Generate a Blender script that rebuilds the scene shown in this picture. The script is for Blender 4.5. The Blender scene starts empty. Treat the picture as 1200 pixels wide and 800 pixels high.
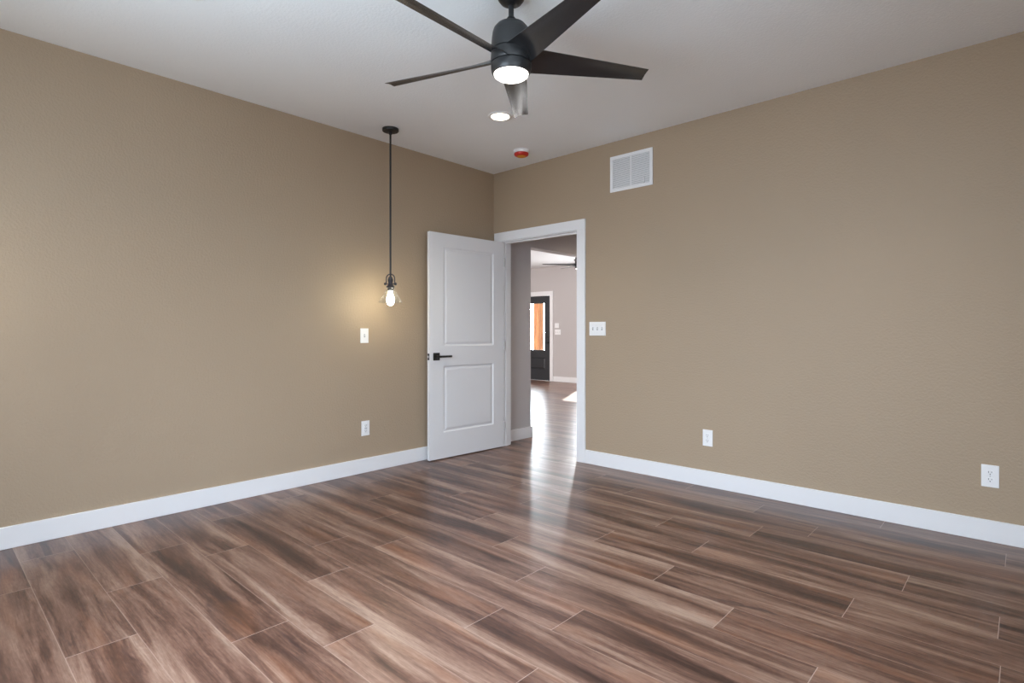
import bpy, bmesh, math, random
from mathutils import Vector, Matrix

random.seed(7)
C = bpy.context.scene.collection
SC = bpy.context.scene
PI = math.pi

# ------------------------------------------------------------------ camera, world, lights, exposure
YAW = 42.73                                   # degrees the camera is turned from +y towards -x
F_PX, HORIZON = 651.4, 388.6
cam_data = bpy.data.cameras.new('camera')
cam_data.sensor_width = 36.0
cam_data.lens = 36.0 * F_PX / 1200.0
cam_data.shift_y = -(400.0 - HORIZON) / 1200.0
cam_data.clip_start = 0.02
cam = bpy.data.objects.new('camera', cam_data)
cam.location = (3.963, -4.016, 1.147)
cam.rotation_euler = (math.radians(90), 0, math.radians(YAW))
C.objects.link(cam)
SC.camera = cam

SC.view_settings.view_transform = 'Standard'
SC.view_settings.look = 'None'
SC.view_settings.gamma = 1.0
SC.view_settings.use_curve_mapping = False
SC.view_settings.exposure = 0.0

W_SKY = 1.6
world = bpy.data.worlds.new('world')
SC.world = world
world.use_nodes = True
_bg = world.node_tree.nodes['Background']
_bg.inputs['Color'].default_value = (0.86, 0.93, 1.0, 1)
# hazy sky: even overhead light with a broad bright glow around the low sun's side
GLOW_DIR, GLOW, GLOW_TIGHT = Vector((-0.66, 0.75, 0.13)).normalized(), 92.0, 34.0
_wt = world.node_tree
_tc = _wt.nodes.new('ShaderNodeTexCoord')
_dot = _wt.nodes.new('ShaderNodeVectorMath')
_dot.operation = 'DOT_PRODUCT'
_dot.inputs[1].default_value = GLOW_DIR
_wt.links.new(_tc.outputs['Generated'], _dot.inputs[0])
_mx = _wt.nodes.new('ShaderNodeMath')
_mx.operation = 'MAXIMUM'
_wt.links.new(_dot.outputs['Value'], _mx.inputs[0])
_pw = _wt.nodes.new('ShaderNodeMath')
_pw.operation = 'POWER'
_wt.links.new(_mx.outputs[0], _pw.inputs[0])
_pw.inputs[1].default_value = GLOW_TIGHT
_ma = _wt.nodes.new('ShaderNodeMath')
_ma.operation = 'MULTIPLY_ADD'
_wt.links.new(_pw.outputs[0], _ma.inputs[0])
_ma.inputs[1].default_value = GLOW
_ma.inputs[2].default_value = W_SKY
_wt.links.new(_ma.outputs[0], _bg.inputs['Strength'])

L_LED, L_FAN, L_BULB = 10.0, 3.5, 80.0       # emission of the recessed lenses, fan lens, pendant bulb
P_LED = 31.0                                  # watts of each recessed light's downward beam
C_LED, C_FAN, C_BULB = (1.0, 0.85, 0.66), (1.0, 0.95, 0.88), (1.0, 0.90, 0.66)
DAY = (0.69, 0.82, 1.0)


def area_light(name, loc, rot, sx, sy, power, col, spread=180):
    d = bpy.data.lights.new(name, 'AREA')
    d.shape = 'RECTANGLE'
    d.size, d.size_y = sx, sy
    d.energy = power
    d.color = col
    d.spread = math.radians(spread)
    o = bpy.data.objects.new(name, d)
    o.location = loc
    o.rotation_euler = rot
    C.objects.link(o)
    return o


R90 = PI / 2
# daylight coming in through the windows behind the camera and the living room window
area_light('window_daylight', (4.80, -3.55, 1.40), (0, R90 - 0.45, 0), 1.3, 1.6, 42, DAY, 112)
area_light('window_daylight', (2.5, -4.80, 1.40), (R90 - 0.45, 0, 0), 1.6, 1.3, 68, (0.70, 0.83, 1.0), 112)
area_light('window_daylight', (0.62, -4.80, 1.45), (R90 - 0.45, 0, 0), 0.75, 1.2, 5, DAY, 140)
# upward fill lamps added at the same windows to brighten the ceiling
area_light('ceiling_fill', (4.80, -3.55, 1.35), (0, R90 + 1.15, 0), 1.2, 1.6, 45, (0.68, 0.86, 1.0), 108)
area_light('ceiling_fill', (2.5, -4.80, 1.35), (R90 + 1.15, 0, 0), 1.6, 1.2, 45, (0.68, 0.86, 1.0), 108)
area_light('living_light', (-2.55, 6.16, 1.25), (-R90 + 0.15, 0, 0), 1.3, 1.65, 60, (0.95, 0.97, 1.0))
area_light('living_light', (-4.6, -1.06, 1.35), (R90 - 0.25, 0, 0), 3.0, 1.5, 260, (1.0, 0.96, 0.94))  # fill at an added, unseen window, lifts the living room's far wall

sun_d = bpy.data.lights.new('sun', 'SUN')
sun_d.energy = 9.0
sun_d.angle = math.radians(0.6)
sun_d.color = (1, 0.95, 0.86)
sun = bpy.data.objects.new('sun', sun_d)
sun.rotation_euler = Vector((1.47, -2.9, -2.1)).to_track_quat('-Z', 'Y').to_euler()
C.objects.link(sun)

try:
    SC.cycles.use_denoising = True
    SC.cycles.max_bounces = 14
    SC.cycles.diffuse_bounces = 8
    SC.cycles.transparent_max_bounces = 16
    SC.cycles.sample_clamp_indirect = 6.0
    SC.cycles.caustics_refractive = False
    SC.cycles.caustics_reflective = False
except Exception:
    pass


# ------------------------------------------------------------------ materials
def lin(r, g, b):
    f = lambda c: c / 12.92 if c <= 0.04045 else ((c + 0.055) / 1.055) ** 2.4
    return (f(r / 255), f(g / 255), f(b / 255), 1)


class NT:
    def __init__(s, name):
        s.m = bpy.data.materials.new(name)
        s.m.use_nodes = True
        s.t = s.m.node_tree
        s.b = s.t.nodes['Principled BSDF']
        s.out = s.t.nodes['Material Output']

    def n(s, typ, ins=None, **props):
        nd = s.t.nodes.new(typ)
        for k, v in props.items():
            setattr(nd, k, v)
        for k, v in (ins or {}).items():
            if isinstance(v, bpy.types.NodeSocket):
                s.t.links.new(v, nd.inputs[k])
            else:
                nd.inputs[k].default_value = v
        return nd

    def math(s, op, a, b=0.0, c=0.0, clamp=False):
        return s.n('ShaderNodeMath', {0: a, 1: b, 2: c}, operation=op, use_clamp=clamp).outputs[0]

    def ramp(s, fac, stops, interp='LINEAR'):
        nd = s.n('ShaderNodeValToRGB', {0: fac})
        cr = nd.color_ramp
        cr.interpolation = interp
        while len(cr.elements) < len(stops):
            cr.elements.new(0.5)
        for e, (p, col) in zip(cr.elements, stops):
            e.position = p
            e.color = col
        return nd.outputs[0]

    def mix(s, fac, a, b, blend='MIX'):
        nd = s.n('ShaderNodeMix', data_type='RGBA', blend_type=blend)
        for i, v in ((0, fac), (6, a), (7, b)):
            if isinstance(v, bpy.types.NodeSocket):
                s.t.links.new(v, nd.inputs[i])
            else:
                nd.inputs[i].default_value = v
        return nd.outputs[2]

    def set(s, **kw):
        for k, v in kw.items():
            k = k.replace('_', ' ')
            if isinstance(v, bpy.types.NodeSocket):
                s.t.links.new(v, s.b.inputs[k])
            else:
                s.b.inputs[k].default_value = v

    def bump(s, height, strength, dist):
        nd = s.n('ShaderNodeBump', {'Height': height, 'Strength': strength, 'Distance': dist})
        s.t.links.new(nd.outputs[0], s.b.inputs['Normal'])

    def obj(s):
        return s.n('ShaderNodeTexCoord').outputs['Object']


def paint(name, col, rough, bscale, bstr, bdist, spec=0.3, var=0.03):
    k = NT(name)
    co = k.obj()
    nz = k.n('ShaderNodeTexNoise', {'Vector': co, 'Scale': bscale, 'Detail': 3.0, 'Roughness': 0.55})
    big = k.n('ShaderNodeTexNoise', {'Vector': co, 'Scale': 1.3, 'Detail': 2.0})
    dark = tuple(c * (1 - var) for c in col[:3]) + (1,)
    light = tuple(min(1, c * (1 + var)) for c in col[:3]) + (1,)
    k.set(Base_Color=k.mix(big.outputs[0], dark, light), Roughness=rough)
    k.b.inputs['Specular IOR Level'].default_value = spec
    if bstr:
        h = k.ramp(nz.outputs[0], [(0.35, (0, 0, 0, 1)), (0.62, (1, 1, 1, 1))])
        k.bump(h, bstr, bdist)
    return k.m


WALL_COL = lin(169, 150, 127)
M = {}
M['wall'] = paint('tan_wall_paint', WALL_COL, 0.55, 75, 0.26, 0.004)
M['hall'] = paint('grey_hall_paint', lin(190, 185, 184), 0.6, 110, 0.15, 0.004)
M['ceiling'] = paint('white_ceiling_paint', lin(243, 246, 248), 0.7, 70, 0.20, 0.004)
M['trim'] = paint('white_semigloss_trim', lin(234, 234, 235), 0.35, 40, 0.03, 0.001, 0.4, 0.01)
M['door'] = paint('white_door_paint', lin(226, 226, 227), 0.38, 60, 0.03, 0.001, 0.4, 0.01)
M['plastic'] = paint('white_plastic', lin(240, 240, 240), 0.3, 30, 0, 0, 0.5, 0.005)
M['vent'] = paint('white_vent_enamel', lin(236, 237, 238), 0.35, 30, 0, 0, 0.5, 0.01)
M['vent_dark'] = paint('grey_vent_interior', lin(165, 168, 170), 0.8, 30, 0, 0)
M['slot'] = paint('dark_slot', lin(40, 40, 42), 0.6, 30, 0, 0)
M['black'] = paint('matte_black_metal', lin(26, 26, 27), 0.38, 200, 0.02, 0.0005, 0.5, 0.04)
M['fan'] = paint('fan_black_enamel', lin(40, 40, 41), 0.40, 220, 0.02, 0.0005, 0.5, 0.04)
M['blade'] = paint('fan_blade_black', lin(33, 33, 34), 0.27, 120, 0.02, 0.0005, 0.9, 0.05)
M['groove'] = paint('fan_groove', lin(12, 12, 12), 0.7, 30, 0, 0)
M['front_door'] = paint('charcoal_door_paint', lin(40, 41, 45), 0.4, 60, 0.03, 0.001, 0.5, 0.02)
M['steel'] = paint('satin_nickel', lin(186, 185, 184), 0.35, 90, 0.02, 0.0005, 0.6, 0.03)
M['red'] = paint('red_dust_cover_plastic', lin(196, 40, 30), 0.35, 30, 0, 0, 0.5, 0.05)
M['orange'] = paint('orange_cover_label', lin(226, 150, 30), 0.5, 30, 0, 0, 0.4, 0.05)
M['concrete'] = paint('pale_concrete', lin(196, 192, 186), 0.85, 20, 0.2, 0.004, 0.2, 0.06)
M['bronze'] = paint('aged_bronze_metal', lin(44, 42, 46), 0.35, 160, 0.03, 0.0005, 0.5, 0.15)


def emitter(name, col, strength):
    k = NT(name)
    nz = k.n('ShaderNodeTexNoise', {'Vector': k.obj(), 'Scale': 20.0})
    st = k.math('MULTIPLY_ADD', nz.outputs[0], strength * 0.02, strength * 0.99)
    k.set(Base_Color=(0.9, 0.9, 0.9, 1), Emission_Color=tuple(col) + (1,), Emission_Strength=st, Roughness=0.4)
    return k.m


M['led'] = emitter('recessed_lens_glow', C_LED, L_LED)
M['fanlens'] = emitter('fan_lens_glow', C_FAN, L_FAN)
M['bulb'] = emitter('bulb_glow', C_BULB, L_BULB)


def glass_mat(name, tint, refl, milk=0.0):
    k = NT(name)
    lw = k.n('ShaderNodeLayerWeight', {'Blend': 0.5}).outputs['Facing']
    fr = k.n('ShaderNodeMath', {0: k.math('POWER', lw, 4.0), 1: 0.9, 2: 0.04}, operation='MULTIPLY_ADD')
    tr = k.n('ShaderNodeBsdfTransparent', {'Color': tint})
    gl = k.n('ShaderNodeBsdfGlossy', {'Color': (1, 1, 1, 1), 'Roughness': 0.03})
    f = k.math('MULTIPLY', fr.outputs[0], refl, clamp=True)
    mx = k.n('ShaderNodeMixShader', {0: f, 1: tr.outputs[0], 2: gl.outputs[0]})
    if milk:
        tl = k.n('ShaderNodeBsdfTranslucent', {'Color': (0.95, 0.96, 1, 1)})
        mx = k.n('ShaderNodeMixShader', {0: milk, 1: mx.outputs[0], 2: tl.outputs[0]})
    k.t.links.new(mx.outputs[0], k.out.inputs['Surface'])
    return k.m


M['glass'] = glass_mat('clear_shade_glass', (0.96, 0.97, 0.97, 1), 1.0, 0.007)
M['glass_rim'] = glass_mat('shade_rim_glass', (0.9, 0.92, 0.93, 1), 1.0, 0.03)
M['pane'] = glass_mat('clear_door_pane', (0.95, 0.97, 0.97, 1), 1.0)


def post_wood():
    k = NT('orange_stained_cedar')
    co = k.obj()
    mp = k.n('ShaderNodeMapping', {'Vector': co, 'Scale': (14, 14, 1.1)})
    nz = k.n('ShaderNodeTexNoise', {'Vector': mp.outputs[0], 'Scale': 1.5, 'Detail': 6.0, 'Distortion': 0.6})
    col = k.ramp(nz.outputs[0], [(0.3, lin(150, 84, 40)), (0.5, lin(182, 112, 60)), (0.7, lin(198, 136, 82))])
    k.set(Base_Color=col, Roughness=0.55)
    return k.m


M['cedar'] = post_wood()


def floor_mat():
    k = NT('walnut_laminate_planks')
    uv = k.n('ShaderNodeUVMap', uv_map='grain').outputs[0]
    loc = k.n('ShaderNodeUVMap', uv_map='plank').outputs[0]
    rnd = k.n('ShaderNodeAttribute', attribute_name='tone').outputs['Color']
    rs = k.n('ShaderNodeSeparateColor', {0: rnd})
    r1, r2, r3 = rs.outputs[0], rs.outputs[1], rs.outputs[2]
    # long wavering streaks
    warp = k.n('ShaderNodeTexNoise', {'Vector': k.n('ShaderNodeMapping', {'Vector': uv, 'Scale': (1.5, 3.5, 1)}).outputs[0],
                                       'Scale': 1.0, 'Detail': 2.0})
    wv = k.n('ShaderNodeVectorMath', {0: warp.outputs['Color'], 1: (0.0, 0.045, 0.0)}, operation='MULTIPLY').outputs[0]
    wuv = k.n('ShaderNodeVectorMath', {0: uv, 1: wv}, operation='ADD').outputs[0]

    def streak(sx, sy, detail, rough, dist=0.0):
        mp = k.n('ShaderNodeMapping', {'Vector': wuv, 'Scale': (sx, sy, 1)}).outputs[0]
        return k.n('ShaderNodeTexNoise', {'Vector': mp, 'Scale': 1.0, 'Detail': detail, 'Roughness': rough,
                                          'Distortion': dist}).outputs[0]
    broad = streak(1.0, 12.0, 5.0, 0.60, 0.55)
    mid = streak(2.6, 38.0, 5.0, 0.65, 0.5)
    speck = streak(26.0, 110.0, 3.0, 0.6, 0.3)
    fine = streak(7.0, 240.0, 3.0, 0.6)
    dark = streak(2.4, 11.0, 4.0, 0.6, 1.2)
    sp = k.n('ShaderNodeSeparateXYZ', {0: loc})
    u, v = sp.outputs[0], sp.outputs[1]
    # darker heartwood along the middle of each board, wandering with the grain
    wander = streak(0.9, 2.0, 2.0, 0.5)
    core = k.math('MULTIPLY_ADD', v, 1 / 0.2172, k.math('MULTIPLY_ADD', wander, 1.1, -1.05))
    core = k.math('SUBTRACT', 1.0, k.math('MULTIPLY', k.math('ABSOLUTE', core), 2.6), clamp=True)
    t = k.math('MULTIPLY_ADD', mid, 0.34, k.math('MULTIPLY', broad, 1.10))
    t = k.math('MULTIPLY_ADD', fine, 0.24, t)
    t = k.math('MULTIPLY_ADD', k.math('SUBTRACT', speck, 0.5), 0.20, t)
    t = k.math('MULTIPLY_ADD', core, -0.13, t)
    t = k.math('MULTIPLY_ADD', r1, 0.12, k.math('SUBTRACT', t, 0.37))
    col = k.ramp(t, [(0.24, lin(54, 36, 31)), (0.38, lin(84, 58, 48)), (0.50, lin(112, 82, 69)),
                     (0.62, lin(136, 107, 91)), (0.77, lin(160, 134, 117))])
    # warm and cool tints per streak
    tint = streak(1.2, 8.0, 2.0, 0.5)
    warmf = k.math('MULTIPLY', k.math('SUBTRACT', tint, 0.55), 3.6, clamp=True)
    col = k.mix(k.math('MULTIPLY', warmf, 0.5), col, lin(146, 92, 60))
    # dark smoky knots
    df = k.math('MULTIPLY', k.math('SUBTRACT', dark, 0.585), 6.0, clamp=True)
    df = k.math('MULTIPLY', df, k.math('MULTIPLY_ADD', r2, 0.5, 0.35))
    col = k.mix(df, col, lin(58, 42, 42))
    val = k.math('MULTIPLY_ADD', r3, 0.14, 0.82)
    col = k.mix(1.0, col, k.n('ShaderNodeCombineColor', {0: val, 1: val, 2: val}).outputs[0], 'MULTIPLY')
    # pale plank edges; the light caught along the end joints is painted in
    uend = k.math('MINIMUM', u, k.math('SUBTRACT', 1.2, u))
    vend = k.math('MINIMUM', v, k.math('SUBTRACT', 0.2172, v))
    ue = k.math('LESS_THAN', uend, 0.0013)
    ve = k.math('LESS_THAN', vend, 0.0013)
    col = k.mix(k.math('MULTIPLY', ue, 0.8), col, lin(176, 154, 142))
    col = k.mix(k.math('MULTIPLY', ve, 0.6), col, lin(160, 136, 122))
    rough = k.math('MULTIPLY_ADD', mid, 0.10, 0.28)
    k.set(Base_Color=col, Roughness=rough)
    k.b.inputs['Specular IOR Level'].default_value = 0.5
    k.bump(k.math('MULTIPLY_ADD', fine, 0.5, mid), 0.06, 0.0010)
    return k.m


M['floor'] = floor_mat()


# ------------------------------------------------------------------ mesh helpers
def bm_new():
    return bmesh.new()


def box(bm, x0, x1, y0, y1, z0, z1, bev=0.0):
    t = bmesh.new()
    bmesh.ops.create_cube(t, size=1.0)
    for v in t.verts:
        v.co = Vector((x0 + (v.co.x + .5) * (x1 - x0), y0 + (v.co.y + .5) * (y1 - y0), z0 + (v.co.z + .5) * (z1 - z0)))
    if bev:
        bmesh.ops.bevel(t, geom=t.edges[:], offset=bev, segments=2, affect='EDGES', profile=0.6)
    merge(bm, t)


def merge(bm, t, mat=None):
    if mat is not None:
        bmesh.ops.transform(t, matrix=mat, verts=t.verts[:])
    me = bpy.data.meshes.new('tmp')
    t.to_mesh(me)
    t.free()
    bm.from_mesh(me)
    bpy.data.meshes.remove(me)


def lathe(bm, prof, seg=40, mat=None):
    t = bmesh.new()
    rings = []
    for r, z in prof:
        if r < 1e-6:
            rings.append([t.verts.new((0, 0, z))])
        else:
            rings.append([t.verts.new((r * math.cos(2 * PI * i / seg), r * math.sin(2 * PI * i / seg), z)) for i in range(seg)])
    for a, b in zip(rings, rings[1:]):
        for i in range(seg):
            j = (i + 1) % seg
            if len(a) == 1 and len(b) == 1:
                continue
            if len(a) == 1:
                t.faces.new((a[0], b[i], b[j]))
            elif len(b) == 1:
                t.faces.new((a[i], b[0], a[j]))
            else:
                t.faces.new((a[i], b[i], b[j], a[j]))
    bmesh.ops.recalc_face_normals(t, faces=t.faces[:])
    merge(bm, t, mat)


def tube(bm, pts, r, seg=10):
    t = bmesh.new()
    pts = [Vector(p) for p in pts]
    rings = []
    ref = None
    for i, p in enumerate(pts):
        d = (pts[min(i + 1, len(pts) - 1)] - pts[max(i - 1, 0)]).normalized()
        if ref is None:
            ref = d.orthogonal().normalized()
        ref = (ref - d * ref.dot(d)).normalized()
        q = d.cross(ref)
        rings.append([t.verts.new(p + ref * (r * math.cos(2 * PI * k / seg)) + q * (r * math.sin(2 * PI * k / seg))) for k in range(seg)])
    for a, b in zip(rings, rings[1:]):
        for k in range(seg):
            t.faces.new((a[k], a[(k + 1) % seg], b[(k + 1) % seg], b[k]))
    t.faces.new(list(reversed(rings[0])))
    t.faces.new(rings[-1])
    bmesh.ops.recalc_face_normals(t, faces=t.faces[:])
    merge(bm, t)


def obj(name, bm, mat, parent=None, smooth=None, mats=None):
    me = bpy.data.meshes.new(name)
    bm.to_mesh(me)
    bm.free()
    for m in (mats or [mat]):
        me.materials.append(m)
    if smooth:
        for p in me.polygons:
            p.use_smooth = True
        me.set_sharp_from_angle(angle=math.radians(smooth))
    o = bpy.data.objects.new(name, me)
    C.objects.link(o)
    if parent is not None:
        o.parent = parent
    return o


def tag(o, label, cat=None, group=None):
    o['label'] = label
    if cat:
        o['category'] = cat
    if group:
        o['group'] = group
    return o


def thing(name, label, cat, loc=(0, 0, 0), rotz=0.0, group=None):
    o = bpy.data.objects.new(name, None)
    o.empty_display_size = 0.1
    C.objects.link(o)
    o.location = loc
    o.rotation_euler = (0, 0, rotz)
    return tag(o, label, cat, group)


def struct(name, bm, mat, label=None, smooth=None, mats=None):
    o = obj(name, bm, mat, None, smooth, mats)
    o['kind'] = 'structure'
    if label:
        o['label'] = label
    return o


def copy_tree(o, parent=None):
    c = o.copy()
    C.objects.link(c)
    if parent is not None:
        c.parent = parent
    for ch in list(o.children):
        copy_tree(ch, c)
    return c


# ------------------------------------------------------------------ room shell
CEIL, LCEIL = 2.743, 2.655
X1, Y0 = 4.75, -4.75            # walls behind the camera
YF = 6.10                       # far wall of the living room
T = 0.12

# floor: planks run along x, rows 0.2172 deep, joints where the photograph shows them
PW, PL, ROW0 = 0.2172, 1.2, -0.172
JOINT = {0: 3.89, 1: 3.067, 2: 2.826, 3: 2.362, 4: 2.687, 5: 2.221, 6: 2.70, 7: 1.873, 8: 2.241, 9: 2.622, 10: 2.367,
         11: 2.741, 12: 2.086, 13: 1.811, 14: 0.994, 15: 1.485, 16: 0.684}
bm = bm_new()
uvp = bm.loops.layers.uv.new('plank')
uvg = bm.loops.layers.uv.new('grain')
colr = bm.loops.layers.float_color.new('tone')


def plank_rows(fx0, fx1, fy0, fy1):
    r0 = math.floor((ROW0 - fy1) / PW) - 1
    r1 = math.ceil((ROW0 - fy0) / PW) + 1
    for r in range(r0, r1):
        rr = random.Random(1000 + r)
        top = ROW0 - PW * r
        bot = top - PW
        a, b = max(bot, fy0), min(top, fy1)
        off = rr.random() * PL
        if b - a < 1e-4:
            continue
        off = JOINT.get(r, off)
        k0 = math.floor((fx0 - off) / PL) - 1
        x = off + k0 * PL
        while x < fx1:
            rnd = random.Random(int((r + 500) * 977 + round((x - off) / PL) * 131))
            tone = (rnd.random(), rnd.random(), rnd.random(), 1)
            ox, oy = rnd.uniform(0, 60), rnd.uniform(0, 60)
            xa, xb = max(x, fx0), min(x + PL, fx1)
            if xb - xa > 1e-4:
                vs = [bm.verts.new((px, py, 0)) for px, py in ((xa, a), (xb, a), (xb, b), (xa, b))]
                f = bm.faces.new(vs)
                for lp in f.loops:
                    u, v = lp.vert.co.x - x, lp.vert.co.y - bot
                    lp[uvp].uv = (u, v)
                    lp[uvg].uv = (u + ox, v + oy)
                    lp[colr] = tone
            x += PL


plank_rows(-7.0, X1, Y0, YF)
struct('floor', bm, M['floor'], 'brown walnut toned laminate plank floor')

# ceilings
bm = bm_new()
box(bm, -T, X1 + T, Y0 - T, T, CEIL, CEIL + 0.1)
struct('ceiling', bm, M['ceiling'], 'white textured bedroom ceiling')
bm = bm_new()
box(bm, -7.1, -T, -1.1, YF + T, LCEIL, LCEIL + 0.18)
box(bm, -T, 1.55, T, 2.6, CEIL, CEIL + 0.1)
struct('ceiling_living', bm, M['ceiling'], 'white ceiling of the room beyond the doorway')


def wall_with_holes(bm, axis, p0, p1, a0, a1, z0, z1, holes):
    """axis 'x': slab x in p0..p1 running along y a0..a1; axis 'y': slab y in p0..p1 running along x"""
    cuts = sorted({a0, a1} | {h for ho in holes for h in ho[:2]})
    for u0, u1 in zip(cuts, cuts[1:]):
        mid = (u0 + u1) / 2
        spans = [(z0, z1)]
        for h0, h1, hz0, hz1 in holes:
            if h0 < mid < h1:
                spans = [s for s in ((z0, hz0), (hz1, z1)) if s[1] - s[0] > 1e-4]
        for s0, s1 in spans:
            if axis == 'x':
                box(bm, p0, p1, u0, u1, s0, s1)
            else:
                box(bm, u0, u1, p0, p1, s0, s1)


WH = CEIL + 0.02
bm = bm_new()
wall_with_holes(bm, 'x', -T, 0, Y0 - T, 0.0, 0, WH, [])
struct('wall_left', bm, M['wall'], 'tan textured bedroom wall on the left')

DX0, DX1, DZ = 0.118, 1.040, 2.042      # bedroom doorway
bm = bm_new()
wall_with_holes(bm, 'y', 0, T, 0, X1 + T, 0, WH, [(DX0 - 0.018, DX1 + 0.018, -0.01, DZ + 0.018)])
for f in bm.faces:
    f.material_index = 1 if f.calc_center_median().y > 0.1 else 0
struct('wall_right', bm, None, 'tan textured bedroom wall with the doorway', mats=[M['wall'], M['hall']])

HY0, HY1, HZ = 0.575, 2.25, 2.066       # wide opening from hall to living room
bm = bm_new()
wall_with_holes(bm, 'x', -T, 0, T * 0, 2.6, 0, WH, [(HY0, HY1, -0.01, HZ)])
struct('wall_hall', bm, M['hall'], 'grey hallway wall with a wide opening')
bm = bm_new()
wall_with_holes(bm, 'x', 1.43, 1.55, T, 2.6, 0, WH, [])
wall_with_holes(bm, 'y', 2.6, 2.72, -T, 1.55, 0, WH, [])
struct('wall_hall_end', bm, M['hall'], 'grey walls closing the hallway')

WB1 = (1.65, 3.35, 0.75, 2.15)
WB2 = (0.20, 1.04, 0.85, 2.15)
bm = bm_new()
wall_with_holes(bm, 'y', Y0 - T, Y0, -T, X1 + T, 0, WH, [WB1, WB2])
struct('wall_back', bm, M['wall'], 'tan wall behind the viewpoint')
WR1 = (-4.40, -2.70, 0.75, 2.15)
bm = bm_new()
wall_with_holes(bm, 'x', X1, X1 + T, Y0 - T, T, 0, WH, [WR1])
struct('wall_side', bm, M['wall'], 'tan window wall opposite the pendant lamp')

WL = (-3.22, -1.85, 0.35, 2.10)
DFX0, DFX1, DFZ = -5.095, -4.177, 1.995
bm = bm_new()
wall_with_holes(bm, 'y', YF, YF + T, -7.1, 1.6, 0, LCEIL + 0.1, [WL, (DFX0 - 0.02, DFX1 + 0.02, -0.01, DFZ + 0.02)])
struct('wall_far', bm, M['hall'], 'pale greige far wall holding the dark front door')
bm = bm_new()
wall_with_holes(bm, 'x', -7.12, -7.0, -1.1, YF + T, 0, LCEIL + 0.1, [])
WS = (-6.2, -3.0, 0.5, 2.15)  # opening of the added window
wall_with_holes(bm, 'y', -1.12, -1.0, -7.1, -T, 0, LCEIL + 0.1, [WS])
wall_with_holes(bm, 'x', -T, 0.0, 2.6, YF + T, 0, LCEIL + 0.1, [])
struct('wall_living', bm, M['hall'], 'pale greige side walls of the living room')


def window_frame(name, axis, p0, p1, h):
    a0, a1, z0, z1 = h
    bm = bm_new()
    w = 0.05
    def bb(u0, u1, s0, s1):
        if axis == 'y':
            box(bm, u0, u1, p0, p1, s0, s1, 0.004)
        else:
            box(bm, p0, p1, u0, u1, s0, s1, 0.004)
    bb(a0, a0 + w, z0, z1)
    bb(a1 - w, a1, z0, z1)
    bb(a0 + w, a1 - w, z0, z0 + w)
    bb(a0 + w, a1 - w, z1 - w, z1)
    return struct(name, bm, M['trim'], None)


window_frame('window_1', 'y', Y0 - 0.10, Y0 - 0.06, WB1)
window_frame('window_2', 'y', Y0 - 0.10, Y0 - 0.06, WB2)
window_frame('window_3', 'x', X1 + 0.06, X1 + 0.10, WR1)
window_frame('window_4', 'y', YF + 0.07, YF + 0.11, WL)
window_frame('added_window', 'y', -1.11, -1.07, WS)  # unseen window added to carry the living room fill

# porch ground outside the front door
bm = bm_new()
box(bm, -12, 6, YF + T, YF + 14, -0.2, -0.04)
g = struct('ground', bm, M['concrete'], 'pale ground outside the front door')

# baseboards
BH, BT = 0.117, 0.015


def board(bm, p, q, n):
    """board from p to q on the wall whose room side normal is n"""
    x0, x1 = sorted((p[0], q[0]))
    y0, y1 = sorted((p[1], q[1]))
    if n[0]:
        a, b = sorted((p[0], p[0] + n[0] * BT))
        box(bm, a, b, y0, y1, 0, BH, 0.003)
    else:
        a, b = sorted((p[1], p[1] + n[1] * BT))
        box(bm, x0, x1, a, b, 0, BH, 0.003)


CW = 0.089                                # casing width
bm = bm_new()
board(bm, (0, Y0), (0, 0), (1, 0))
struct('baseboard_left', bm, M['trim'], 'white baseboard along the left wall')
bm = bm_new()
board(bm, (DX1 + 0.006 + CW, 0), (X1, 0), (0, -1))
struct('baseboard_right', bm, M['trim'], 'white baseboard along the doorway wall')
bm = bm_new()
board(bm, (X1, Y0), (X1, 0), (-1, 0))
struct('baseboard_side', bm, M['trim'], 'white baseboard on the window wall')
bm = bm_new()
board(bm, (0, Y0), (X1, Y0), (0, 1))
struct('baseboard_back', bm, M['trim'], 'white baseboard on the wall behind the viewpoint')
bm = bm_new()
board(bm, (0, T), (0, HY0 + BT), (1, 0))
board(bm, (-T - BT, HY0), (BT, HY0), (0, 1))
struct('baseboard_hall', bm, M['trim'], 'white baseboard on the grey hallway wall')
bm = bm_new()
board(bm, (DFX1 + 0.11, YF), (-0.12, YF), (0, -1))
board(bm, (-7, YF), (DFX0 - 0.11, YF), (0, -1))
struct('baseboard_far', bm, M['trim'], 'white baseboard on the far living room wall')

# bedroom door frame: jamb lining, stops and casing on both sides
bm = bm_new()
J = 0.018
box(bm, DX0 - J, DX0, -0.001, T + 0.001, 0, DZ)
box(bm, DX1, DX1 + J, -0.001, T + 0.001, 0, DZ)
box(bm, DX0 - J, DX1 + J, -0.001, T + 0.001, DZ, DZ + J)
box(bm, DX0, DX0 + 0.011, 0.045, 0.08, 0, DZ, 0.002)
box(bm, DX1 - 0.011, DX1, 0.045, 0.08, 0, DZ, 0.002)
box(bm, DX0 + 0.011, DX1 - 0.011, 0.045, 0.08, DZ - 0.011, DZ, 0.002)
RV = 0.006
for s, y0, y1 in ((0, -0.017, 0.0), (1, T, T + 0.017)):
    box(bm, DX0 - RV - CW, DX0 - RV, y0, y1, 0, DZ + RV, 0.003)
    box(bm, DX1 + RV, DX1 + RV + CW, y0, y1, 0, DZ + RV, 0.003)
    box(bm, DX0 - RV - CW, DX1 + RV + CW, y0, y1, DZ + RV, DZ + RV + CW, 0.003)
trim1 = struct('trim_1', bm, M['trim'], 'white casing and jamb around the bedroom doorway')
bm = bm_new()
box(bm, DX1 - 0.0035, DX1 + 0.001, -0.006, 0.036, 0.90, 0.975, 0.001)
obj('strike_plate', bm, M['steel'], trim1)

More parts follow.
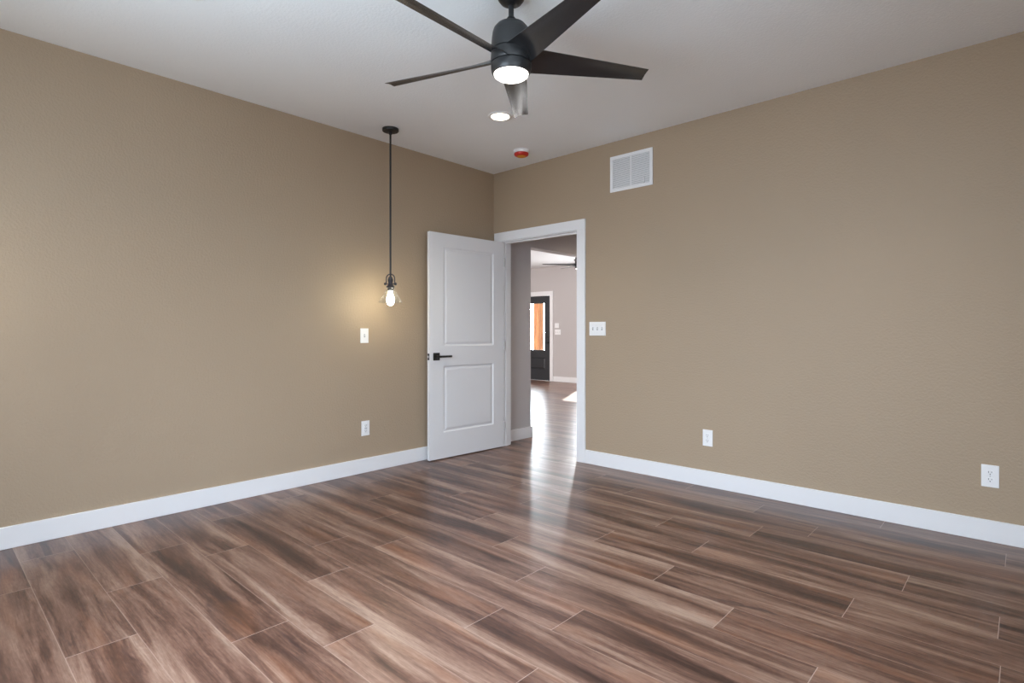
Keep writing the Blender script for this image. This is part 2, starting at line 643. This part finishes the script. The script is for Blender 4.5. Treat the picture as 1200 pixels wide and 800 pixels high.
# front door frame
bm = bm_new()
box(bm, DFX0 - J, DFX0, YF - 0.001, YF + T, 0, DFZ)
box(bm, DFX1, DFX1 + J, YF - 0.001, YF + T, 0, DFZ)
box(bm, DFX0 - J, DFX1 + J, YF - 0.001, YF + T, DFZ, DFZ + J)
box(bm, DFX0 - 0.1, DFX0 - 0.006, YF - 0.018, YF, 0, DFZ + 0.006, 0.003)
box(bm, DFX1 + 0.006, DFX1 + 0.1, YF - 0.018, YF, 0, DFZ + 0.006, 0.003)
box(bm, DFX0 - 0.1, DFX1 + 0.1, YF - 0.018, YF, DFZ + 0.006, DFZ + 0.1, 0.003)
struct('trim_2', bm, M['trim'], 'white casing around the dark front door')


# ------------------------------------------------------------------ doors
def door_leaf(bm, W, H, th, px, panels, glass=None, depth=0.009):
    """leaf: x 0..W, y 0..th, z 0..H; px = (x0,x1) of the panels; panels = [(z0,z1)]; glass=(z0,z1) stays open"""
    allz = sorted(panels + ([glass] if glass else []))
    zc = [0] + [z for p in allz for z in p] + [H]
    xc = [0, px[0], px[1], W]
    t = bmesh.new()
    for side in (0, 1):
        y = 0 if side == 0 else th
        sg = 1 if side == 0 else -1
        def V(x, z, d=0.0):
            return t.verts.new((x, y + sg * d, z))
        for i in range(3):
            for k in range(len(zc) - 1):
                x0, x1, z0, z1 = xc[i], xc[i + 1], zc[k], zc[k + 1]
                isp = i == 1 and k % 2 == 1
                if not isp:
                    t.faces.new([V(x0, z0), V(x1, z0), V(x1, z1), V(x0, z1)])
                    continue
                if glass and (z0, z1) == tuple(glass):
                    continue
                steps = [(0, 0), (0.004, 0.003), (0.012, depth), (0.020, depth), (0.034, depth * 0.45), (0.040, depth * 0.35)]
                prev = None
                for ins, d in steps:
                    ring = [V(x0 + ins, z0 + ins, d), V(x1 - ins, z0 + ins, d), V(x1 - ins, z1 - ins, d), V(x0 + ins, z1 - ins, d)]
                    if prev:
                        for a in range(4):
                            b = (a + 1) % 4
                            t.faces.new([prev[a], prev[b], ring[b], ring[a]])
                    prev = ring
                t.faces.new(prev)
    def quad(*p):
        t.faces.new([t.verts.new(q) for q in p])
    quad((0, 0, 0), (0, th, 0), (0, th, H), (0, 0, H))
    quad((W, 0, 0), (W, th, 0), (W, th, H), (W, 0, H))
    quad((0, 0, 0), (W, 0, 0), (W, th, 0), (0, th, 0))
    quad((0, 0, H), (W, 0, H), (W, th, H), (0, th, H))
    if glass:
        x0, x1 = px
        z0, z1 = glass
        quad((x0, 0, z0), (x1, 0, z0), (x1, th, z0), (x0, th, z0))
        quad((x0, 0, z1), (x1, 0, z1), (x1, th, z1), (x0, th, z1))
        quad((x0, 0, z0), (x0, th, z0), (x0, th, z1), (x0, 0, z1))
        quad((x1, 0, z0), (x1, th, z0), (x1, th, z1), (x1, 0, z1))
    bmesh.ops.remove_doubles(t, verts=t.verts[:], dist=1e-5)
    bmesh.ops.recalc_face_normals(t, faces=t.faces[:])
    merge(bm, t)


# bedroom door, hinged on the left jamb, open a little past square. Leaf x axis runs from hinge to latch.
DW, DTH, DH = 0.905, 0.035, 2.027
OPEN = math.radians(-92.6)
bm = bm_new()
door_leaf(bm, DW, DH, DTH, (0.137, 0.752), [(0.232, 0.832), (1.008, 1.905)])
door1 = struct('door_1', bm, M['door'], 'white two panel bedroom door standing open against the left wall')
door1['category'] = 'door'
# hinge side bottom corner; leaf y=0..DTH lies on the doorway (+x) side when open
door1.location = (DX0 - 0.008 + 0.0, -0.002, 0.008)
door1.rotation_euler = (0, 0, OPEN)
# handle set on both faces
for face, sg in ((DTH, 1), (0, -1)):
    h = obj('door_handle', (lambda b: (box(b, 0.800, 0.868, min(face, face + sg * 0.009), max(face, face + sg * 0.009), 0.884, 0.952, 0.002), b)[1])(bm_new()), M['black'], door1)
    h['label'] = 'square black lever handle'
    b = bm_new()
    tube(b, [(0.834, face + sg * 0.008, 0.918), (0.834, face + sg * 0.046, 0.918)], 0.010, 14)
    box(b, 0.690, 0.845, min(face + sg * 0.036, face + sg * 0.048), max(face + sg * 0.036, face + sg * 0.048), 0.909, 0.927, 0.002)
    obj('lever', b, M['black'], h)
b = bm_new()
box(b, DW - 0.001, DW + 0.0018, 0.005, 0.030, 0.888, 0.946, 0.0008)
lp = obj('latch_plate', b, M['black'], door1)
lp['label'] = 'black latch plate on the door edge'
b = bm_new()
box(b, DW + 0.001, DW + 0.010, 0.010, 0.025, 0.907, 0.927, 0.002)
obj('latch_bolt', b, M['steel'], lp)
for z in (0.20, 1.01, 1.83):
    b = bm_new()
    tube(b, [(-0.004, DTH + 0.004, z - 0.045), (-0.004, DTH + 0.004, z + 0.045)], 0.0055, 12)
    box(b, -0.0015, 0.0, 0.004, DTH - 0.001, z - 0.044, z + 0.044)
    obj('hinge', b, M['steel'], door1)

# front door at the far side of the living room (x grows to the latch side)
FW = DFX1 - DFX0 - 0.006
FTH = 0.044
bm = bm_new()
door_leaf(bm, FW, DFZ - 0.02, FTH, (0.152, FW - 0.152), [(0.25, 0.52)], glass=(0.69, 1.815), depth=0.012)
door2 = struct('door_2', bm, M['front_door'], 'charcoal front door with tall glass pane across the living room')
door2['category'] = 'door'
door2.location = (DFX0 + 0.003, YF + 0.01, 0.015)
b = bm_new()
gx0, gx1, gz0, gz1 = 0.152, FW - 0.152, 0.69, 1.815
for (u0, u1, s0, s1) in ((gx0 - 0.018, gx0 + 0.012, gz0 - 0.018, gz1 + 0.018), (gx1 - 0.012, gx1 + 0.018, gz0 - 0.018, gz1 + 0.018),
                         (gx0 + 0.012, gx1 - 0.012, gz0 - 0.018, gz0 + 0.012), (gx0 + 0.012, gx1 - 0.012, gz1 - 0.012, gz1 + 0.018)):
    box(b, u0, u1, -0.008, FTH + 0.008, s0, s1, 0.003)
obj('glazing_bead', b, M['front_door'], door2)
b = bm_new()
box(b, gx0 + 0.002, gx1 - 0.002, 0.018, 0.024, gz0 + 0.002, gz1 - 0.002)
obj('pane', b, M['pane'], door2)
b = bm_new()
box(b, FW - 0.085, FW - 0.025, -0.026, 0.0, 0.98, 1.16, 0.006)
obj('keypad_lock', b, M['black'], door2)
b = bm_new()
lathe(b, [(0, -0.012), (0.032, -0.012), (0.032, 0)], 24, Matrix.Translation((FW - 0.055, 0, 0.88)) @ Matrix.Rotation(PI / 2, 4, 'X') @ Matrix.Scale(-1, 4, (0, 0, 1)))
tube(b, [(FW - 0.055, 0, 0.88), (FW - 0.055, -0.055, 0.88)], 0.010, 12)
tube(b, [(FW - 0.050, -0.05, 0.88), (FW - 0.19, -0.05, 0.88)], 0.009, 12)
obj('door_handle', b, M['black'], door2)
b = bm_new()
box(b, 0.002, FW - 0.002, -0.012, FTH + 0.03, -0.013, 0.001, 0.003)
obj('threshold', b, M['bronze'], door2)

# porch post seen through the pane
b = bm_new()
box(b, -0.10, 0.10, -0.10, 0.10, -0.04, 3.2, 0.012)
pp = obj('porch_post', b, M['cedar'])
pp.location = (-5.66, 7.45, 0)
tag(pp, 'orange stained timber porch post behind the front door glass', 'post')


# ------------------------------------------------------------------ ceiling fan
def build_fan(label, loc, ang0, downtop):
    """origin on the ceiling; downtop = drop from ceiling to blade plane reference (z=0 in fan coords at 2.43 m in the bedroom)"""
    root = thing('ceiling_fan', label, 'ceiling fan', loc)
    dz = -downtop                                  # fan coordinate of blade reference height 2.43
    Z = lambda z: dz + (z - 2.43)
    b = bm_new()
    lathe(b, [(0, 0), (0.068, 0), (0.068, -0.012), (0.062, -0.030), (0.050, -0.046), (0.034, -0.056), (0.024, -0.060), (0, -0.060)], 48)
    obj('canopy', b, M['black'], root, 35)
    b = bm_new()
    lathe(b, [(0, -0.05), (0.0125, -0.05), (0.0125, Z(2.60)), (0, Z(2.60))], 24)
    obj('downrod', b, M['black'], root, 35)
    b = bm_new()
    lathe(b, [(0, Z(2.627)), (0.017, Z(2.627)), (0.022, Z(2.620)), (0.027, Z(2.608)), (0.028, Z(2.597)), (0, Z(2.597))], 32)
    obj('collar', b, M['black'], root, 35)
    b = bm_new()
    lathe(b, [(0, Z(2.602)), (0.030, Z(2.602)), (0.050, Z(2.597)), (0.068, Z(2.587)), (0.082, Z(2.570)), (0.088, Z(2.552)),
              (0.0915, Z(2.525)), (0.0935, Z(2.495)), (0.0945, Z(2.470)), (0.0935, Z(2.4665)), (0, Z(2.4665))], 64)
    obj('motor_housing', b, M['fan'], root, 35)
    b = bm_new()
    lathe(b, [(0, Z(2.468)), (0.0885, Z(2.468)), (0.0885, Z(2.4635)), (0.0945, Z(2.4620)), (0.0955, Z(2.435)), (0.0955, Z(2.410)),
              (0.0945, Z(2.4085)), (0.0885, Z(2.4075)), (0.0885, Z(2.402)), (0, Z(2.402))], 64)
    obj('blade_hub', b, M['fan'], root, 35)
    b = bm_new()
    lathe(b, [(0, Z(2.404)), (0.0935, Z(2.404)), (0.0955, Z(2.4025)), (0.0950, Z(2.385)), (0.0925, Z(2.370)), (0.087, Z(2.360)),
              (0.083, Z(2.3585)), (0.081, Z(2.362)), (0, Z(2.362))], 64)
    obj('light_housing', b, M['fan'], root, 35)
    b = bm_new()
    lathe(b, [(0, Z(2.366)), (0.080, Z(2.366)), (0.0815, Z(2.360)), (0.080, Z(2.353)), (0.072, Z(2.347)), (0.05, Z(2.3425)), (0.025, Z(2.341)), (0, Z(2.3405))], 48)
    obj('light_lens', b, M['fanlens'], root, 60)
    # blades: leading edge high, trailing edge low, root wrapped on the hub
    NS, NC, th = 26, 10, 0.006
    RT = 0.686
    t0 = (-0.066, 0.057)
    z0 = (2.460, 2.402)
    t1 = (-0.041, 0.039)
    z1 = (2.438, 2.421)
    def point(s, c, side):
        tr = t0[0] + (t0[1] - t0[0]) * c
        rs = math.sqrt(max(0.0935 ** 2 - tr ** 2, 0.02 ** 2))
        rt = RT + 0.002 * c
        r = rs + (rt - rs) * s
        q = max(0.0, (r - 0.09) / (RT - 0.09))
        tt = (t0[0] + (t1[0] - t0[0]) * q, t0[1] + (t1[1] - t0[1]) * q)
        zz = (z0[0] + (z1[0] - z0[0]) * q, z0[1] + (z1[1] - z0[1]) * q)
        t = tt[0] + (tt[1] - tt[0]) * c
        z = zz[0] + (zz[1] - zz[0]) * c
        bow = 4 * c * (1 - c)
        curl = math.exp(-q * 9.0)
        z += bow * (0.006 + 0.012 * curl)
        e = min(c, 1 - c) * 2
        half = th * 0.5 * (0.30 + 0.70 * min(1, e * 3))
        return Vector((r, t, Z(z) + side * half))
    b = bm_new()
    grid = {}
    for side in (1, -1):
        for i in range(NS + 1):
            for j in range(NC + 1):
                grid[side, i, j] = b.verts.new(point((i / NS) ** 1.4, j / NC, side))
    for side in (1, -1):
        for i in range(NS):
            for j in range(NC):
                q = [grid[side, i, j], grid[side, i + 1, j], grid[side, i + 1, j + 1], grid[side, i, j + 1]]
                b.faces.new(q if side == 1 else list(reversed(q)))
    for i in range(NS):
        for j in (0, NC):
            b.faces.new([grid[1, i, j], grid[-1, i, j], grid[-1, i + 1, j], grid[1, i + 1, j]])
    for j in range(NC):
        for i in (0, NS):
            b.faces.new([grid[1, i, j], grid[1, i, j + 1], grid[-1, i, j + 1], grid[-1, i, j]])
    bmesh.ops.recalc_face_normals(b, faces=b.faces[:])
    first = obj('blade', b, M['blade'], root, 40)
    first.rotation_euler = (0, 0, math.radians(ang0))
    for k in range(1, 5):
        c = first.copy()
        C.objects.link(c)
        c.parent = root
        c.rotation_euler = (0, 0, math.radians(ang0 + 72 * k))
    return root


build_fan('black five blade ceiling fan with lit white lens above the bedroom floor', (2.182, -2.094, CEIL), 55.85, CEIL - 2.43)
build_fan('distant black ceiling fan partly hidden behind the doorway casing', (-1.955, 4.205, LCEIL), 228, LCEIL - 2.36)


# ------------------------------------------------------------------ recessed lights
def build_led(label, x, y, z, group):
    root = thing('recessed_light', label, 'recessed light', (x, y, z), 0, group)
    b = bm_new()
    lathe(b, [(0.067, 0.004), (0.067, -0.004), (0.074, -0.008), (0.090, -0.004), (0.092, 0.0), (0.092, 0.004)], 48)
    obj('trim_ring', b, M['plastic'], root, 50)
    b = bm_new()
    lathe(b, [(0, 0.0), (0.0665, 0.0), (0.0665, -0.004), (0, -0.005)], 48)
    obj('lens', b, M['led'], root, 50)
    led_lamp(x, y, z)
    return root


def led_lamp(x, y, z, power=None):
    d = bpy.data.lights.new('recessed_beam', 'SPOT')
    d.energy = power or P_LED
    d.color = C_LED
    d.spot_size = math.radians(113)
    d.spot_blend = 0.85
    d.shadow_soft_size = 0.05
    o = bpy.data.objects.new('recessed_beam', d)
    o.location = (x, y, z - 0.012)
    C.objects.link(o)


led = build_led('lit recessed light between the fan and the smoke detector', 1.105, -1.05, CEIL - 0.001, 'bedroom recessed lights')
for x, y, lab in ((3.30, -1.15, 'lit recessed light near the doorway wall just above the photo edge'),
                  (1.105, -3.14, 'added unseen recessed light near the left wall, nearer the viewpoint'),
                  (3.28, -3.14, 'added unseen recessed light right above the viewpoint')):  # last two are unseen fixtures, added for the light they give
    o = copy_tree(led)
    o.location = (x, y, CEIL - 0.001)
    led_lamp(x, y, CEIL - 0.001)
    o['label'] = lab
o = copy_tree(led)
o.location = (-2.96, 5.16, LCEIL - 0.001)
o['label'] = 'small recessed light seen through the doorway beside the distant fan'
o['group'] = 'living room recessed lights'
o = copy_tree(led)
o.location = (0.72, 1.30, CEIL - 0.001)
led_lamp(0.72, 1.30, CEIL - 0.001, 75)
o['label'] = 'recessed light in the hallway ceiling, out of sight above the doorway'
o['group'] = 'hallway recessed lights'

# ------------------------------------------------------------------ smoke detector with its dust cover
sd = thing('smoke_detector', 'white smoke detector under a red dust cover on the corner ceiling', 'smoke detector', (0.700, -0.362, CEIL))
b = bm_new()
lathe(b, [(0, 0), (0.070, 0), (0.070, -0.013), (0.068, -0.022), (0.063, -0.027), (0, -0.027)], 48)
obj('base', b, M['plastic'], sd, 40)
b = bm_new()
lathe(b, [(0.0640, -0.026), (0.0645, -0.034), (0.060, -0.044), (0.048, -0.051), (0.028, -0.054), (0, -0.055)], 48)
dc = obj('dust_cover', b, M['red'], sd, 50)
dc['label'] = 'red plastic dust cover'
b = bm_new()
lathe(b, [(0, -0.0565), (0.026, -0.0555), (0.040, -0.0545), (0.040, -0.053), (0, -0.053)], 32)
cl = obj('cover_label', b, M['orange'], dc, 50)
cl['label'] = 'orange sticker'

# ------------------------------------------------------------------ pendant lamp
pl = thing('pendant_lamp', 'black rod pendant lamp with clear glass cone shade by the left wall', 'pendant lamp', (0.291, -1.451, CEIL), math.radians(YAW))
zz = lambda z: z - CEIL
b = bm_new()
lathe(b, [(0, 0), (0.064, 0), (0.064, -0.016), (0.061, -0.020), (0.018, -0.022), (0, -0.022)], 48)
obj('canopy', b, M['black'], pl, 40)
b = bm_new()
lathe(b, [(0, zz(2.722)), (0.012, zz(2.722)), (0.012, zz(2.70)), (0.0075, zz(2.695)), (0.0075, zz(1.575)), (0, zz(1.575))], 20)
obj('rod', b, M['black'], pl, 40)
b = bm_new()
arc = [(0.0325, 0, zz(1.515))] + [(0.0325, 0, zz(1.56))]
for i in range(1, 16):
    a = PI * i / 16
    arc.append((0.0325 * math.cos(a), 0, zz(1.566) + 0.034 * math.sin(a)))
arc += [(-0.0325, 0, zz(1.56)), (-0.0325, 0, zz(1.515))]
tube(b, arc, 0.0045, 10)
yk = obj('yoke', b, M['bronze'], pl, 50)
for s in (-1, 1):
    b = bm_new()
    lathe(b, [(0, 0), (0.009, 0), (0.0115, 0.004), (0.0115, 0.010), (0.008, 0.016), (0, 0.017)], 20,
          Matrix.Translation((s * 0.033, 0, zz(1.523))) @ Matrix.Rotation(s * PI / 2, 4, 'Y'))
    tube(b, [(s * 0.034, 0, zz(1.523)), (s * 0.014, 0, zz(1.523))], 0.004, 10)
    obj('knob', b, M['bronze'], yk, 40)
b = bm_new()
lathe(b, [(0, zz(1.578)), (0.014, zz(1.578)), (0.017, zz(1.572)), (0.017, zz(1.566)), (0.021, zz(1.563)), (0.021, zz(1.545)),
          (0.018, zz(1.541)), (0.018, zz(1.520)), (0.024, zz(1.512)), (0.034, zz(1.500)), (0.034, zz(1.495)), (0.022, zz(1.493)),
          (0.021, zz(1.468)), (0, zz(1.468))], 32)
obj('socket', b, M['bronze'], pl, 40)
b = bm_new()
sh = [(0.030, 1.493), (0.036, 1.482), (0.050, 1.452), (0.070, 1.418), (0.090, 1.384), (0.0935, 1.379)]
lathe(b, [(r, zz(z)) for r, z in sh] + [(r - 0.0028, zz(z) + 0.0006) for r, z in reversed(sh)] + [(sh[0][0], zz(sh[0][1]))], 48)
gs = obj('glass_shade', b, M['glass'], pl, 50)
gs['label'] = 'clear glass cone shade'
b = bm_new()
rim = [(0.0925 + 0.0022 * math.cos(2 * PI * i / 10), zz(1.3785) + 0.0022 * math.sin(2 * PI * i / 10)) for i in range(11)]
lathe(b, rim, 48)
obj('rim', b, M['glass_rim'], gs, 50)
b = bm_new()
lathe(b, [(0, zz(1.470)), (0.013, zz(1.470)), (0.014, zz(1.455)), (0.021, zz(1.435)), (0.028, zz(1.413)), (0.030, zz(1.395)),
          (0.027, zz(1.376)), (0.018, zz(1.361)), (0.008, zz(1.355)), (0, zz(1.354))], 32)
bb = obj('bulb', b, M['bulb'], pl, 60)
bb['label'] = 'lit bulb'
p2 = copy_tree(pl)
p2.location = (0.291, -4.20, CEIL)
p2['label'] = 'black rod pendant lamp nearer the viewpoint, outside the left photo edge'


# ------------------------------------------------------------------ wall plates. Local axes: x along the wall, -y out of the wall, z up
def plate(bm, w, h, th=0.006):
    box(bm, -w / 2, w / 2, -th, 0.0, -h / 2, h / 2, 0.0022)


def place(root, wall, u, z):
    if wall == 'right':
        root.location = (u, 0, z)
    elif wall == 'left':
        root.location = (0, u, z)
        root.rotation_euler = (0, 0, R90)
    else:
        root.location = (u, YF, z)


def toggle_switch(label, wall, u, z, w, n, name='light_switch'):
    root = thing(name, label, 'light switch')
    b = bm_new()
    plate(b, w, 0.119)
    p = obj('plate', b, M['plastic'], root)
    for i in range(n):
        x = (i - (n - 1) / 2) * 0.046
        b = bm_new()
        box(b, x - 0.0055, x + 0.0055, -0.0068, -0.0055, -0.013, 0.013)
        obj('toggle_slot', b, M['vent_dark'], p)
        b = bm_new()
        t = bmesh.new()
        bmesh.ops.create_cube(t, size=1.0)
        for v in t.verts:
            k = 0.7 if v.co.y < 0 else 1.0
            v.co = Vector((v.co.x * 0.009 * k, v.co.y * 0.016, v.co.z * 0.011 * k))
        bmesh.ops.bevel(t, geom=t.edges[:], offset=0.0012, segments=2, affect='EDGES')
        merge(b, t, Matrix.Translation((x, -0.0115, 0.004)) @ Matrix.Rotation(math.radians(-28), 4, 'X'))
        obj('toggle', b, M['plastic'], root, 40)
    place(root, wall, u, z)
    return root


toggle_switch('white three toggle switch plate beside the doorway casing', 'right', 1.2575, 1.173, 0.166, 3)
toggle_switch('single white toggle switch on the left wall below the pendant lamp', 'left', -1.503, 1.115, 0.074, 1)


def slot_faces(b, zc):
    for x, hh in ((-0.0063, 0.0045), (0.0063, 0.0036)):
        box(b, x - 0.0011, x + 0.0011, -0.0093, -0.0078, zc + 0.003 - hh, zc + 0.003 + hh)
    lathe(b, [(0, 0), (0.0026, 0), (0.0026, 0.0015), (0, 0.0015)], 12, Matrix.Translation((0, -0.0078, zc - 0.0085)) @ Matrix.Rotation(PI / 2, 4, 'X'))


def outlet(label, wall, u, z, gfci=False, group=None):
    root = thing('wall_outlet', label, 'electrical outlet', group=group)
    b = bm_new()
    plate(b, 0.075, 0.121)
    obj('plate', b, M['plastic'], root)
    if gfci:
        b = bm_new()
        box(b, -0.0165, 0.0165, -0.0085, -0.004, -0.0335, 0.0335, 0.001)
        body = obj('receptacle', b, M['plastic'], root)
        for zc in (0.021, -0.021):
            b = bm_new()
            slot_faces(b, zc)
            obj('slots', b, M['slot'], body)
        for x in (-0.006, 0.006):
            b = bm_new()
            box(b, x - 0.004, x + 0.004, -0.0100, -0.008, -0.004, 0.004, 0.0006)
            obj('button', b, M['vent_dark'], body)
    else:
        for zc in (0.0195, -0.0195):
            b = bm_new()
            lathe(b, [(0, 0), (0.0168, 0), (0.0172, -0.001), (0.0172, -0.0045), (0, -0.0045)], 32,
                  Matrix.Translation((0, -0.0085, zc)) @ Matrix.Scale(0.82, 4, (0, 0, 1)) @ Matrix.Rotation(PI / 2, 4, 'X'))
            rc = obj('receptacle', b, M['plastic'], root, 40)
            b = bm_new()
            slot_faces(b, zc)
            obj('slots', b, M['slot'], rc)
        b = bm_new()
        lathe(b, [(0, 0), (0.003, 0), (0.003, 0.002), (0, 0.002)], 14, Matrix.Translation((0, -0.0055, 0)) @ Matrix.Rotation(PI / 2, 4, 'X'))
        obj('screw', b, M['steel'], root)
    place(root, wall, u, z)
    return root


outlet('white outlet low on the left wall below the single switch', 'left', -1.493, 0.360, True)
outlet('white outlet low on the doorway wall, nearer the doorway', 'right', 2.232, 0.360)
outlet('white outlet low on the doorway wall at the far right', 'right', 3.821, 0.357)

# plates beside the front door
lk = thing('wall_control', 'small square white wall control above the far switch plate', 'wall control')
b = bm_new()
plate(b, 0.118, 0.112, 0.014)
obj('housing', b, M['plastic'], lk)
b = bm_new()
box(b, -0.035, 0.035, -0.0155, -0.012, -0.018, 0.030, 0.001)
obj('cover', b, M['vent'], lk)
place(lk, 'far', -3.965, 1.29)
toggle_switch('white switch plate on the far wall beside the dark front door', 'far', -3.945, 1.14, 0.165, 3)

# ------------------------------------------------------------------ return air vent
vx0, vx1, vz0, vz1 = 1.387, 1.783, 2.319, 2.618
av = thing('air_vent', 'white louvred return air vent high on the doorway wall', 'vent', ((vx0 + vx1) / 2, 0, (vz0 + vz1) / 2))
hw, hh, fw = (vx1 - vx0) / 2, (vz1 - vz0) / 2, 0.027
b = bm_new()
box(b, -hw, hw, -0.009, 0, hh - fw, hh, 0.003)
box(b, -hw, hw, -0.009, 0, -hh, -hh + fw, 0.003)
box(b, -hw, -hw + fw, -0.009, 0, -hh + fw, hh - fw, 0.003)
box(b, hw - fw, hw, -0.009, 0, -hh + fw, hh - fw, 0.003)
obj('frame', b, M['vent'], av)
b = bm_new()
box(b, -0.006, 0.006, -0.0085, -0.001, -hh + fw, hh - fw, 0.002)
obj('mullion', b, M['vent'], av)
b = bm_new()
box(b, -hw + fw * 0.5, hw - fw * 0.5, -0.0012, 0.0, -hh + fw * 0.5, hh - fw * 0.5)
obj('backing', b, M['vent_dark'], av)
NSL = 19
for x0, x1 in ((-hw + fw, -0.006), (0.006, hw - fw)):
    b = bm_new()
    for i in range(NSL):
        z = -hh + fw + (i + 0.5) * (2 * (hh - fw)) / NSL
        t = bmesh.new()
        bmesh.ops.create_cube(t, size=1.0)
        bmesh.ops.scale(t, vec=(x1 - x0, 0.0012, 0.0118), verts=t.verts[:])
        merge(b, t, Matrix.Translation(((x0 + x1) / 2, -0.0045, z)) @ Matrix.Rotation(math.radians(-28), 4, 'X'))
    obj('louvre', b, M['vent'], av)
b = bm_new()
box(b, hw - fw - 0.050, hw - fw - 0.042, -0.018, -0.004, -hh + fw + 0.002, -hh + fw + 0.045, 0.001)
obj('damper_lever', b, M['vent'], av)
